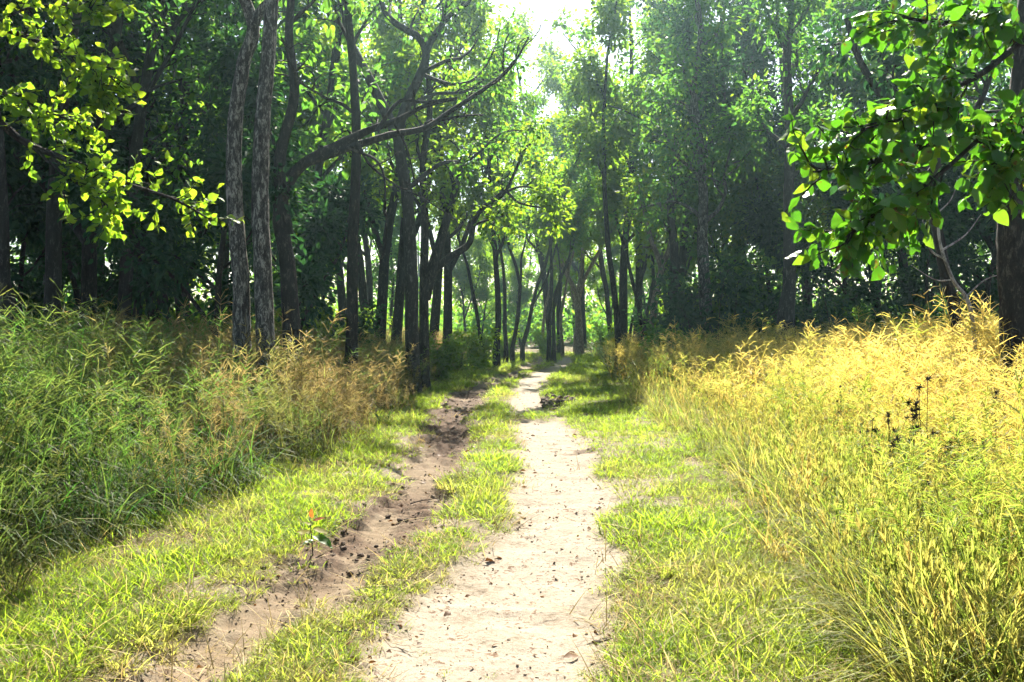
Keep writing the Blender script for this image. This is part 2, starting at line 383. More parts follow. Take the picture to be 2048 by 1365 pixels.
LOOK = {}
def look(protos, words):
    for p_, w_ in zip(protos, words): LOOK[p_[0].name] = w_
OWN = [('the twin-trunk tree', 511, 14), ('the long leaning limbs', 588, 18), ('the grey winding forked tree', 826, 25), ('the low arching limb', 848, 26), ('the pale Y tree', 1159, 58), ('the stout crooked-limbed tree', 1413, 30), ('the burnt-based pale fork', 1306, 36), ('the flared-foot trunk', 1572, 28), ('the slanting trunk', 1922, 17), ('the thick black trunk', 2045, 11.5)]
rng = np.random.default_rng(7)
tall = [proto_tree(100 + i, 15 + i % 3, .17 + .02 * (i % 2), .30, 9, 4.4, spec(inc=(1.05, 1.2, 1.0, 1.1, 1.0, 1.1)[i], n=(7, 5), tone=.4 + .08 * (i % 3), per=5, leaf=.185, spread=.17), .045 + .02 * (i % 2), ('bark', 'bark_grey', 'bark')[i % 3], ('leaf', 'leaf_dark', 'leaf', 'leaf', 'leaf_dark', 'leaf_light')[i], 3, i % 2) for i in range(6)]
under = [proto_tree(200 + i, 7 + i % 2, .085, .25, 9, 1.9, spec(inc=1.05, n=(5, 4), tone=.45, per=9, leaf=.155), .07, 'bark', ('leaf', 'leaf_light', 'leaf_dark', 'leaf')[i], 3, 1) for i in range(4)]
slim = [proto_tree(300 + i, 12, .10, .48, 7, 1.7, spec(inc=.8, n=(4, 4), tone=.5, per=9, leaf=.155), .09, ('bark', 'bark_grey', 'bark_pale')[i], ('leaf_light', 'leaf', 'leaf_light')[i], 3, i % 2) for i in range(3)]
def proto_shrub(seed, H, leaf, size):
    rng = np.random.default_rng(seed); wd = Wood(); lv = Leaves()
    for k in range(7):
        a = k * .9 + rng.random(); P = wander(rng, (.1 * np.cos(a), .1 * np.sin(a), -.1), (np.cos(a) * .55, np.sin(a) * .55, 1), H * (.7 + .4 * rng.random()), 6, .13, .02)
        R = np.linspace(.02, .006, 7); wd.tube(P, R, 5)
        branch_out(rng, wd, lv, P, R, .12, 8, H * .34, spec(inc=1.1, per=7, spread=.12, leaf=size, tone=.5), 1, 2)
    return wd.mesh('stem', M['twig']), lv.mesh('foliage', M[leaf], rng), lv.count()
shrub = [proto_shrub(400 + i, 2.0 + .3 * i, ('leaf', 'leaf_light', 'leaf_dark')[i], .17) for i in range(3)]
print('leaves', [p[2] for p in tall], [p[2] for p in under], [p[2] for p in slim], [p[2] for p in shrub])

look(tall, ('dark-barked', 'grey-barked forking', 'dark slim', 'dark forking', 'grey-barked', 'fresh green'))
look(under, ('green', 'pale green', 'deep green', 'mid green')); look(slim, ('dark', 'grey', 'pale')); look(shrub, ('mid green', 'pale green', 'deep green'))
def at(px, d): return ((px - CX) / F * d, d)
def rz(): return rng.random() * 6.28
# trees one by one, by trunk column in the photo and distance
LG = 'trees of the dark wood behind the green grass bank'
for px, d, s, k in [(-150, 17, 1.0, 4), (38, 18, .95, 1), (125, 27, .9, 1), (166, 20, .9, 3), (205, 31, 1, 4), (243, 21, .95, 4), (375, 25, .95, 1), (100, 19, .95, 4), (445, 34, 1, 4), (150, 28, 1, 1), (330, 29, 1, 4), (-40, 24, 1, 1), (300, 36, 1, 3), (-260, 22, 1.1, 4), (190, 46, 1.1, 1), (-420, 26, 1.1, 3)]:
    x, y = at(px, d); put('forest_tree', tall[k], x, y, s, rz(), 'forest tree in gloom behind green bank', 'tree', LG)
for px, d, s, k in [(30, 22, .9, 2), (180, 24, 1.0, 2), (330, 22, 1.05, 2), (420, 19, .9, 2), (90, 30, 1.1, 2), (270, 30, 1.1, 2), (620, 22, 1.0, 2), (560, 30, 1.1, 0), (-90, 20, 1.1, 2), (650, 34, 1.1, 1), (470, 42, 1.3, 1)]:
    x, y = at(px, d); put('understorey_tree', under[k], x, y, s, rz(), 'low tree in shade behind green bank', 'tree', 'low trees in the shade behind the green bank')
MG = 'trees standing where the track bends out of sight'
for px, d, s, k in [(760, 36, 1, 5), (793, 38, 1.05, 5), (895, 40, .95, 5), (993, 40, .8, 0), (1100, 66, 1.2, 5), (1165, 72, 1.25, 5), (1222, 62, .95, 5), (1320, 54, 1.1, 5), (740, 52, 1.1, 0), (690, 46, 1.0, 5), (800, 80, 1.2, 0), (640, 70, 1.2, 1), (615, 30, .95, 3), (735, 44, 1.1, 5), (868, 45, 1.05, 5), (1275, 48, 1.05, 5), (1120, 60, 1.05, 0), (1245, 45, 1.15, 0)]:
    x, y = at(px, d); put('forest_tree', tall[k], x, y, s, rz(), 'tall forest tree by the far bend', 'tree', MG)
for px, d, s, k in [(965, 42, .9, 0), (1025, 45, .95, 1), (1098, 47, .95, 0), (1108, 48, .9, 1), (1125, 56, .9, 2), (1045, 48, 1.0, 1), (1012, 44, .9, 0), (1085, 62, 1, 2), (1150, 62, 1, 2), (1255, 46, .85, 0), (1275, 42, .95, 1), (1292, 40, .95, 0), (1330, 44, 1, 1), (1237, 38, 1.2, 0)]:
    x, y = at(px, d); put('slender_tree', slim[k], x, y, s, rz(), 'slender wavy tree by the far bend', 'tree', 'slender trees near the bend of the track')
RG = 'trees of the wood behind the golden grass'
for px, d, s, k in [(1350, 38, .95, 2), (1475, 40, .95, 4), (1510, 36, .95, 1), (1620, 41, 1.05, 3), (1762, 36, .95, 2), (1810, 34, .95, 1), (1990, 32, 1, 3), (1440, 52, 1.1, 3), (1880, 44, 1.1, 0), (2060, 36, 1.1, 4), (2180, 24, 1.05, 2), (2350, 30, 1.1, 1)]:
    x, y = at(px, d); put('forest_tree', tall[k], x, y, s, rz(), 'forest tree behind the golden grass', 'tree', RG)
for px, d, s, k in [(1480, 36, 1.1, 0), (1680, 34, 1.1, 2), (1560, 35, 1.1, 3), (1840, 33, 1.1, 2), (1740, 42, 1.2, 1), (1950, 29, 1.05, 2), (1990, 40, 1.2, 0), (1370, 46, 1.1, 1), (1610, 40, 1.2, 1), (2120, 30, 1.1, 0)]:
    x, y = at(px, d); put('understorey_tree', under[k], x, y, s, rz(), 'low bushy tree behind the golden grass', 'tree', 'low trees behind the golden grass')
for px, d, s, k in [(960, 78, 1.0, 1), (1040, 84, 1.0, 1), (1100, 88, 1.2, 1), (1215, 76, 1.0, 1), (1150, 92, 1.5, 1), (1010, 92, 1.5, 3), (780, 58, 1.3, 3), (1300, 74, 1.3, 1), (930, 76, 1.3, 1)]:
    x, y = at(px, d); put('understorey_tree', under[k], x, y, s, rz(), 'low tree in haze beyond the far bend', 'tree', 'low hazy trees beyond the far bend')
# shrubs between the trunks
for i in range(84):
    side = -1 if i % 2 else 1
    d = 22 + 34 * rng.random(); d += (6 if side > 0 else 0); px = (CX - 330 - 700 * rng.random() + (d - 24) * 5) if side < 0 else (CX + 330 + 720 * rng.random() - (d - 24) * 3)
    x, y = at(px, d)
    put('shrub', shrub[i % 3], x, y, .75 + .5 * rng.random(), rz(), 'leafy shrub among trunks behind green bank' if side < 0 else 'leafy shrub among trunks behind golden grass', 'shrub', 'shrubs behind the green bank' if side < 0 else 'shrubs behind the golden grass', ('stem', 'foliage'))
for px, d in [(915, 36), (960, 39), (1090, 58), (1010, 50), (1215, 58), (880, 31)]:
    x, y = at(px, d); put('shrub', shrub[1], x, y, .5 + .2 * rng.random(), rz(), 'small leafy shrub on the verge by the far bend', 'shrub', 'shrubs by the far bend', ('stem', 'foliage'))

# ------------------------------------------------------------------ trees with a shape of their own
def own_tree(name, label, d, stems, sp, bark, leaf, seed, group=None, base_px=None):
    """stems: (control points as photo column, row, depth offset), start radius, end radius, shoots, t0, shoot length"""
    rng = np.random.default_rng(seed); wd = Wood(); lv = Leaves()
    b = stems[0][0][0]; bx, by = at(b[0], d + (b[2] if len(b) > 2 else 0)); o = np.array((bx, by, hz(bx, by)))
    for pts, r0, r1, ns, t0, L in stems:
        P = [wp(q[0], q[1], d + (q[2] if len(q) > 2 else 0)) - o for q in pts]
        P = curve(P, 6); k = len(P); tt = np.linspace(0, 1, k)
        R = r0 + (r1 - r0) * tt
        if P[0][2] < .3: R = R * (1 + .5 * np.exp(-(P[:, 2] - P[0][2]) / .35))
        wd.tube(P, R, 12 if r0 > .1 else 7, .12, rng)
        if ns: branch_out(rng, wd, lv, P, R, t0, ns, L, sp, 1 if L < 2.2 else 0, 3)
    e = link(name, None, None, o); e.empty_display_size = .2; tag(e, label, 'tree', group)
    link('trunk', wd.mesh('trunk', M[bark]), e)
    if lv.count(): link('crown', lv.mesh('crown', M[leaf], rng), e)
    return e
def by(d, z=-.15): return HY + (EYE - z) / d * F       # photo row of the ground at a distance
D = 14.0
own_tree('twin_trunk_tree', 'tall tree with two lichen-spotted trunks rising side by side from the brown grass', D, [
    ([(534, by(D)), (532, 720), (527, 560), (521, 400), (526, 250), (537, 130), (546, 0), (556, -160), (570, -420), (590, -700)], .158, .07, 4, .8, 2.0),
    ([(490, by(D)), (484, 700), (482, 560), (470, 400), (472, 250), (489, 130), (508, 55), (470, -60), (430, -260), (400, -600)], .128, .06, 2, .85, 1.8),
    ([(489, 130, -.03), (505, 70, -.03), (520, 30), (543, 2)], .085, .06, 0, 0, 0),
    ([(480, by(D), .35), (477, 700, .35), (484, 540, .4)], .05, .03, 0, 0, 0)],
    spec(leaf=.16, per=7, tone=.35), 'bark_lichen', 'leaf', 11)
D = 18.0
own_tree('leaning_tree', 'dark tree whose long bare limbs reach slantwise over the track verge', D, [
    ([(588, by(D)), (582, 640), (574, 520), (560, 430), (575, 370), (610, 328), (680, 290), (740, 262), (800, 240), (850, 214), (915, 200)], .16, .02, 3, .3, 1.4),
    ([(610, 328), (690, 300), (780, 272), (850, 258), (905, 222), (990, 165), (1030, 125), (1057, 78)], .09, .016, 7, .35, 1.2),
    ([(574, 470), (560, 330), (590, 190), (580, 60), (600, -150), (610, -300)], .11, .04, 4, .3, 1.8),
    ([(755, 262, -.2), (800, 205), (850, 206), (915, 198)], .045, .025, 0, 0, 0),
    ([(715, 285, -.3), (740, 330), (790, 370), (850, 400), (935, 455)], .03, .006, 4, .2, .7),
    ([(690, 295, -.3), (760, 330), (772, 420), (770, 500), (745, 545)], .028, .006, 4, .2, .6),
    ([(790, 250, -.2), (815, 300), (830, 360), (850, 385)], .025, .008, 3, .3, .6)],
    spec(leaf=.09, per=0, tone=.5, spread=.08), 'bark', 'leaf', 12)
own_tree('slim_dark_tree', 'thin dark upright trunk rising out of brown grass beside the leaning tree', 19.5, [
    ([(700, by(19.5)), (704, 640), (706, 480), (714, 300), (708, 150), (696, 0), (690, -200)], .12, .05, 7, .45, 2.0)],
    spec(leaf=.19, tone=.5), 'bark', 'leaf', 13)
own_tree('forked_tree', 'grey tree that forks high into dark winding bare limbs over the verge', 25.0, [
    ([(826, by(25)), (824, 650), (822, 520), (815, 400), (798, 280), (812, 215), (842, 150), (852, 112), (838, 78), (790, 48), (765, 10), (755, -80)], .17, .05, 5, .5, 2.0),
    ([(852, 112), (868, 75), (905, 30), (940, 5), (960, -60)], .10, .03, 4, .3, 1.5),
    ([(842, 150), (900, 170), (950, 160), (985, 110), (1000, 60)], .06, .015, 5, .3, 1.0),
    ([(812, 215), (870, 190), (930, 185), (985, 150), (1040, 130)], .06, .012, 5, .3, .9),
    ([(815, 380), (880, 330), (940, 320), (1000, 270), (1045, 262)], .06, .012, 5, .3, .9),
    ([(798, 280), (740, 160), (700, 80), (690, 0), (700, -100)], .15, .05, 5, .4, 2.0)],
    spec(leaf=.13, per=3, tone=.5, spread=.14), 'bark_grey', 'leaf', 14)
own_tree('arching_tree', 'dark tree with one low limb arching right across towards the track', 26.0, [
    ([(848, by(26)), (848, 690), (848, 560), (850, 450), (846, 330), (860, 220), (850, 80)], .15, .06, 5, .5, 1.8),
    ([(852, 600), (868, 545), (905, 512), (938, 488), (950, 440), (975, 408), (1010, 385), (1050, 300), (1062, 290)], .105, .02, 5, .4, 1.3),
    ([(985, 402), (1010, 384), (1035, 405), (1075, 415), (1115, 412)], .05, .015, 4, .3, .9),
    ([(1008, 386), (1040, 375), (1080, 378), (1115, 385)], .04, .012, 4, .3, .9),
    ([(858, 560), (882, 480), (905, 400), (925, 330)], .14, .06, 4, .5, 1.8)],
    spec(leaf=.14, per=5, tone=.6, spread=.16), 'bark', 'leaf_light', 15)
own_tree('pale_forked_tree', 'pale orange-barked tree forking like a Y at the end of the track', 58.0, [
    ([(1159, by(58)), (1159, 680), (1156, 620), (1153, 588), (1125, 530), (1112, 470)], .27, .09, 4, .6, 2.0),
    ([(1156, 600), (1168, 560), (1200, 500), (1215, 470), (1250, 430)], .14, .06, 5, .4, 2.2),
    ([(1154, 592), (1165, 520), (1160, 440), (1140, 350)], .13, .05, 6, .4, 2.4)],
    spec(leaf=.22, tone=.7), 'bark_pale', 'leaf_light', 16)
own_tree('broad_forked_tree', 'stout forest tree with crooked side limbs at mid height behind golden grass', 30.0, [
    ([(1413, by(30)), (1413, 660), (1408, 560), (1404, 480), (1406, 400), (1400, 300), (1385, 180), (1400, 80), (1392, 0)], .205, .07, 7, .5, 2.2),
    ([(1405, 440), (1380, 418), (1345, 404), (1300, 412), (1265, 420)], .07, .025, 4, .4, 1.2),
    ([(1408, 445), (1435, 420), (1450, 385), (1448, 350), (1460, 300)], .08, .03, 5, .4, 1.6)],
    spec(leaf=.17, tone=.5, per=3), 'bark_lichen', 'leaf', 17)
own_tree('pale_y_tree', 'pale smooth trunk on a dark burnt base that opens into a wide fork', 36.0, [
    ([(1306, by(36)), (1306, 650), (1310, 600), (1322, 545), (1318, 520), (1302, 480), (1292, 440), (1280, 380)], .17, .07, 5, .6, 1.8),
    ([(1321, 530), (1338, 500), (1345, 450), (1350, 380), (1365, 300)], .11, .05, 6, .5, 1.8)],
    spec(leaf=.2, tone=.65), 'bark_pale', 'leaf_light', 18)
own_tree('buttressed_tree', 'straight dark trunk with a flared grey foot at the edge of golden grass', 28.0, [
    ([(1572, by(28)), (1574, 640), (1578, 580), (1578, 480), (1577, 380), (1578, 260), (1572, 120), (1580, 20), (1570, -60)], .225, .08, 9, .5, 2.6),
    ([(1556, by(28), -.1), (1562, 640, -.08), (1572, 560), (1577, 470)], .15, .03, 0, 0, 0),
    ([(1590, by(28), .1), (1586, 640, .1), (1580, 540)], .10, .03, 0, 0, 0)],
    spec(leaf=.17, tone=.45, per=3), 'bark_grey', 'leaf', 19)
own_tree('curved_limb_tree', 'dark tree with a low horizontal limb beside the stout forest tree', 31.0, [
    ([(1352, by(31)), (1350, 640), (1346, 580), (1348, 500), (1340, 400), (1355, 300)], .19, .08, 5, .5, 2.0),
    ([(1352, 610), (1375, 595), (1400, 590), (1430, 560), (1470, 520)], .11, .05, 4, .5, 1.5)],
    spec(leaf=.19, tone=.4), 'bark', 'leaf', 20)
own_tree('slanting_tree', 'dark slanting trunk with bare pale dead branches above the golden grass', 17.0, [
    ([(1922, by(17)), (1912, 640), (1892, 560), (1870, 440), (1850, 360), (1790, 240), (1720, 130), (1690, 40)], .12, .05, 5, .6, 1.6),
    ([(1850, 360), (1900, 290), (1960, 200), (1990, 100)], .07, .04, 5, .5, 1.8)],
    spec(leaf=.18, tone=.3), 'bark', 'leaf_dark', 21)
own_tree('dead_branch_tree', 'bare dead sapling with forked pale branches beside the slanting trunk', 13.0, [
    ([(1960, by(13)), (1945, 640), (1905, 560), (1880, 490), (1870, 430), (1835, 385)], .03, .012, 0, 0, 0),
    ([(1892, 520), (1860, 500), (1845, 450), (1850, 400)], .016, .006, 0, 0, 0), ([(1885, 500), (1930, 470), (1960, 430)], .014, .004, 0, 0, 0),
    ([(1905, 560), (1870, 560), (1820, 530)], .012, .004, 0, 0, 0), ([(1925, 600), (1970, 560), (2020, 545)], .012, .004, 0, 0, 0),
    ([(1870, 430), (1900, 400), (1915, 360)], .010, .004, 0, 0, 0)],
    SP, 'bark_dead', 'leaf', 22)
own_tree('thick_dark_tree', 'thick nearly black trunk at the far edge of the golden grass', 11.5, [
    ([(2045, by(11.5)), (2040, 640), (2030, 480), (2030, 330), (2045, 200), (2060, 0), (2090, -250)], .22, .12, 3, .75, 1.6)],
    spec(leaf=.18, tone=.3), 'bark', 'leaf_dark', 23)
own_tree('angled_tree', 'dark leaning tree with one low side branch in the gloom behind green grass', 22.0, [
    ([(268, by(22)), (272, 660), (278, 600), (284, 520), (292, 430), (300, 300), (290, 150)], .12, .05, 7, .5, 2.0),
    ([(283, 555), (310, 535), (340, 520), (360, 500)], .05, .03, 3, .5, 1.0)],
    spec(leaf=.19, tone=.4), 'bark', 'leaf', 24)

# ------------------------------------------------------------------ far wood that reads as one mass
def far_wood():
    rng = np.random.default_rng(5); wd = Wood(); lv = Leaves()
    for i in range(150):
        a = rng.uniform(-1.15, 1.15); r = rng.uniform(92, 135); x, y = math.sin(a) * r, math.cos(a) * r; H = rng.uniform(10, 17)
        P = wander(rng, (x, y, -.5), (0, 0, 1), H, 6, .06, .03); wd.tube(P, np.linspace(.22, .05, 7), 5)
        k = 190; q = P[rng.integers(2, 7, k)] + rng.normal(0, 1, (k, 3)) * np.array([1.7, 1.7, 1.3])
        leaf_cloud(lv, rng, q, 1, .4, .62, .5)
    for i in range(420):
        a = rng.uniform(-1.15, 1.15) if i % 3 else rng.uniform(-.2, .25); r = rng.uniform(78, 125); x, y = math.sin(a) * r, math.cos(a) * r
        if abs(x - 2) < 4 and y < 85: continue
        k = 110; q = np.array([x, y, 1.8]) + rng.normal(0, 1, (k, 3)) * np.array([1.7, 1.7, 1.5]); q[:, 2] = np.abs(q[:, 2])
        leaf_cloud(lv, rng, q, 1, .3, .5, .5)
    e = link('far_wood', None); tag(e, 'far-off green wood closing the view behind all the trees', 'wood', None, 'stuff')
    a = link('trunks', wd.mesh('far trunks', M['bark_grey']), e); b = link('foliage', lv.mesh('far foliage', M['leaf'], rng), e)
    a['kind'] = 'stuff'; b['kind'] = 'stuff'
far_wood()

# ------------------------------------------------------------------ overhanging branches with leaves one can pick out
def big_leaf(seed, L=1.0, W=.62, curl=.2):
    rng = np.random.default_rng(seed); n = 8; V = []; ed = np.array([.0, .5, .84, 1.0, .99, .86, .64, .34, 0]) * W * .5
    b = rng.normal(0, .12)
    for i in range(n + 1):
        x = i / n * L; z = -curl * (i / n) ** 2 * L + .02 * math.sin(i * 2.1 + seed); yo = b * math.sin(i / n * 3.14) * .4
        e = ed[i] * (1 + .05 * rng.normal())
        V += [(x, yo - e, z + .22 * e + .015 * rng.normal()), (x, yo, z), (x, yo + e, z + .22 * e + .015 * rng.normal())]
    Fq = []
    for i in range(n):
        a = i * 3; Fq += [(a, a + 3, a + 4, a + 1), (a + 1, a + 4, a + 5, a + 2)]
    V = [(-.18, 0, .01), (-.18, .012, .01)] + V                     # stalk
    Fq = [tuple(k + 2 for k in f) for f in Fq] + [(0, 3, 2 + 1, 1)] if False else [tuple(k + 2 for k in f) for f in Fq]
    V += [(0, .012, 0)]; Fq.append((0, 3, len(V) - 1, 1))
    return np.array(V), np.array(Fq)
def leaf_meshes(mat, n, v0, W=.62, curl=.2):
    out = []
    for i in range(n):
        V, f = big_leaf(i * 7 + 3, 1, W, curl * (.5 + i / n)); out.append(mesh_from('leaf', V, f, M[mat], {'v': ('FACE', np.full(len(f), (v0 + .5 * i / n) % 1)), 'lu': ('POINT', V[:, 0]), 'lw': ('POINT', V[:, 1])}, True))
    return out
def orient(d, nrm):
    d = norm(d); s = norm(np.cross(nrm, d)); n = np.cross(d, s)
    return Matrix(((d[0], s[0], n[0]), (d[1], s[1], n[1]), (d[2], s[2], n[2]))).to_quaternion()
def hang_leaves(rng, root, meshes, P, D, L, droop, flat):
    for i in range(len(P)):
        d = norm(D[i] + np.array([0, 0, -droop * rng.random()])); nr = norm(np.array([0, 0, 1.]) * flat + rng.normal(0, 1, 3) * (1 - flat))
        o = link('leaf', meshes[rng.integers(len(meshes))], root, P[i]); o.rotation_mode = 'QUATERNION'; o.rotation_quaternion = orient(d, nr)
        s = L * rng.uniform(.65, 1.25); o.scale = (s, s * rng.uniform(.8, 1.15), s)
def bough_tree(name, label, seed, base, trunk, limbs, twigL, nsh, L, nleaf, meshes, brown, droop, flat, bark='bark', rest=0, restmat='leaf_light', tr=.13, wide=.62):
    rng = np.random.default_rng(seed); wd = Wood(); o = np.array((base[0], base[1], hz(*base)))
    e = link(name, None, None, o); tag(e, label, 'tree')
    T = curve([np.array(q) - o for q in trunk], 5); wd.tube(T, np.linspace(tr, tr * .5, len(T)), 10, .1, rng)
    sites = []; sd = []
    for pts, r0, r1 in limbs:
        P = curve([np.array(q) - o for q in pts], 6); R = np.linspace(r0, r1, len(P)); wd.tube(P, R, 7, .25, rng)
        for i in range(nsh):
            q = (.28 + .72 * (i + rng.random()) / nsh) * (len(P) - 1.01); k = int(q); p = P[k]; d = norm(P[k + 1] - P[k])
            Q = wander(rng, p, d * .7 + norm(rng.normal(0, 1, 3)) * .8, twigL * rng.uniform(.6, 1.2), 5, .25, -.02); wd.tube(Q, np.linspace(.006, .0025, 6), 4)
            for j in range(1, 6):
                for _ in range(2):
                    sites.append(Q[j] + rng.normal(0, .012, 3)); sd.append(norm(Q[j] - Q[j - 1]) * .5 + norm(rng.normal(0, 1, 3)) * .8)
    link('trunk', wd.mesh('trunk', M[bark]), e)
    sites = np.array(sites); sd = np.array(sd); ix = rng.permutation(len(sites))
    def px(q): w_ = q + o; return CX + w_[0] / w_[1] * F, HY - (w_[2] - EYE) / w_[1] * F
    vis = [i for i in ix if -20 < px(sites[i])[0] < 2065 and px(sites[i])[1] > -60]
    one = vis[:nleaf]; print(name, len(vis)); hang_leaves(rng, e, meshes, sites[one], sd[one], L, droop, flat)
    b = vis[nleaf:nleaf + brown[1]]; hang_leaves(rng, e, brown[0], sites[b], sd[b], L * .7, droop * 1.5, .2)
    left = np.setdiff1d(ix, one + b); lv = Leaves()
    if rest and len(left):
        q = [k for k in left if -120 < px(sites[k])[0] < 2170]; Vs, Fs, vv, nb, lu, lw = [], [], [], 0, [], []
        for k in q:
            V, f = big_leaf(int(rng.integers(1, 40)), 1, wide, rng.uniform(.1, .3)); d = norm(sd[k] + np.array([0, 0, -droop * rng.random()])); nr = norm(np.array([0, 0, 1.]) * flat + rng.normal(0, 1, 3) * (1 - flat))
            sn = norm(np.cross(nr, d)); B = np.stack([d, sn, np.cross(d, sn)]); Vs.append(sites[k] + (V * L * rng.uniform(.65, 1.2)) @ B); Fs.append(f + nb); vv += [rng.random()] * len(f); nb += len(V); lu.append(V[:, 0]); lw.append(V[:, 1])
        c = link('foliage', mesh_from('foliage', np.concatenate(Vs), np.concatenate(Fs), M[restmat], {'v': ('FACE', np.array(vv)), 'lu': ('POINT', np.concatenate(lu)), 'lw': ('POINT', np.concatenate(lw))}, True), e); c['kind'] = 'stuff'
    return e
BL = leaf_meshes('leaf_big', 8, .15); BRN = leaf_meshes('leaf_brown', 3, .2, .5, .5)
Dn = 5.6
bough_tree('overhanging_tree', 'leafy branch with large glossy green leaves hanging in over the golden grass', 31, (3.7, 5.9),
    [(3.7, 5.9, -.1), (3.65, 5.9, 1.2), (3.55, 5.85, 2.4), (3.45, 5.8, 3.4), (3.3, 5.7, 4.2)],
    [([(3.55, 5.85, 2.75), wp(2060, 225, Dn), wp(1960, 258, Dn - .1), wp(1860, 290, Dn - .15), wp(1770, 318, Dn - .2), wp(1690, 335, Dn - .25), wp(1625, 345, Dn - .3)], .045, .006),
     ([wp(1990, 245, Dn - .1), wp(1900, 330, Dn - .3), wp(1810, 400, Dn - .4), wp(1740, 440, Dn - .45), wp(1690, 475, Dn - .5)], .016, .004),
     ([(3.45, 5.8, 3.3), wp(2050, 70, Dn), wp(1960, 40, Dn), wp(1880, 50, Dn - .1), wp(1790, 35, Dn - .1)], .035, .005),
     ([wp(2040, 85, Dn), wp(1960, 150, Dn - .2), wp(1880, 190, Dn - .3), wp(1800, 240, Dn - .35), wp(1720, 260, Dn - .4)], .018, .004),
     ([wp(2070, 225, Dn), wp(2030, 290, Dn - .1), wp(1990, 330, Dn - .2)], .016, .004)],
    .30, 26, .102, 278, BL, (BRN, 22), .7, .3, 'bark', 1, 'leaf_big')
YL = leaf_meshes('leaf_light', 6, .35, .8, .12)
Dl = 9.0
bough_tree('drooping_tree', 'spreading branches of round yellow-green leaves drooping before the dark wood', 32, (-6.2, 9.4),
    [(-6.2, 9.4, -.1), (-6.1, 9.4, 1.5), (-5.9, 9.3, 3.0), (-5.7, 9.2, 4.4), (-5.4, 9.2, 6.0)],
    [([(-5.9, 9.3, 3.0), wp(-60, 230, Dl), wp(60, 290, Dl), wp(160, 330, Dl - .1), wp(260, 370, Dl - .2), wp(350, 400, Dl - .3), wp(430, 445, Dl - .3)], .04, .006),
     ([wp(60, 290, Dl), wp(130, 350, Dl - .2), wp(190, 390, Dl - .3), wp(230, 425, Dl - .4)], .014, .004),
     ([(-5.75, 9.2, 4.0), wp(-60, 60, Dl), wp(40, 70, Dl), wp(120, 105, Dl - .1), wp(190, 130, Dl - .2), wp(250, 180, Dl - .3)], .035, .005),
     ([wp(-20, 60, Dl), wp(60, 20, Dl), wp(150, 15, Dl - .2), wp(210, 40, Dl - .2)], .016, .004),
     ([wp(120, 105, Dl), wp(180, 160, Dl - .1), wp(220, 205, Dl - .2)], .012, .004),
     ([wp(-80, 200, Dl + .4), wp(10, 190, Dl + .4), wp(110, 230, Dl + .4), wp(200, 260, Dl + .3)], .02, .004)],
    .36, 24, .085, 296, YL, (BRN, 0), .3, .5, 'bark', 1, 'leaf_light', .13, .8)
# sapling with a red shoot on the edge of the rut
sx, sy = gp(624, 1112)
e = link('sapling', None, None, (sx, sy, hz(sx, sy))); tag(e, 'knee-high sapling with yellow leaves and an orange-red shoot beside the rut', 'sapling')
wd = Wood().tube(wander(np.random.default_rng(2), (0, 0, -.03), (0, .05, 1), .31, 6, .04), np.linspace(.006, .003, 7), 6); link('stem', wd.mesh('stem', M['twig']), e)
yl = leaf_meshes('leaf_yellow', 2, .3, .42, .15); rl = leaf_meshes('leaf_red', 2, .2, .42, .1); gl = leaf_meshes('leaf_big', 1, .5, .42, .2)
for me, z, d, L in [(yl[0], .17, (-1, .2, .1), .11), (yl[1], .20, (1, -.1, -.15), .10), (gl[0], .145, (1, -.3, -.45), .14), (rl[1], .255, (1, .1, .35), .075), (rl[0], .27, (-.1, .1, 1), .06), (yl[0], .225, (-.8, -.3, .4), .06), (gl[0], .12, (-.5, -.6, -.1), .08)]:
    o = link('leaf', me, e, (0, .005, z)); o.rotation_mode = 'QUATERNION'; o.rotation_quaternion = orient(np.array(d, float), np.array([0, -.45, 1.])); o.scale = (L * 1.25,) * 3

# ------------------------------------------------------------------ grass
def blades(rng, n, rad, h, hv, w, lean, curv, seg=4, tone=0):
    V = []; Fq = []; T = []; vv = []; b = 0
    for i in range(n):
        a = rng.random() * 6.283; r = rad * math.sqrt(rng.random()); px, py = r * math.cos(a), r * math.sin(a)
        az = a + rng.normal(0, 1.1); H = h * (1 + hv * (rng.random() - .6)); ln = lean * (.4 + rng.random()); cv = curv * (.3 + 1.2 * rng.random())
        ux, uy = math.cos(az), math.sin(az); x = y = 0.; z = -.02; ang = ln; ww = w * (.7 + .6 * rng.random()); tw = rng.normal(0, .5)
        sxx, syy = -math.sin(az + tw), math.cos(az + tw); tn = rng.random()
        for k in range(seg + 1):
            t = k / seg; hw = ww * .5 * (1 - t ** 1.7) + .0006
            V += [(px + ux * x - sxx * hw, py + uy * x - syy * hw, z), (px + ux * x + sxx * hw, py + uy * x + syy * hw, z)]; T += [t, t]
            ang += cv / seg * (1 + t); x += math.sin(ang) * H / seg; z += math.cos(ang) * H / seg
        for k in range(seg): q = b + 2 * k; Fq.append((q, q + 1, q + 3, q + 2)); vv.append(tn)
        b += 2 * (seg + 1)
    return np.array(V), np.array(Fq), np.array(T), np.array(vv)
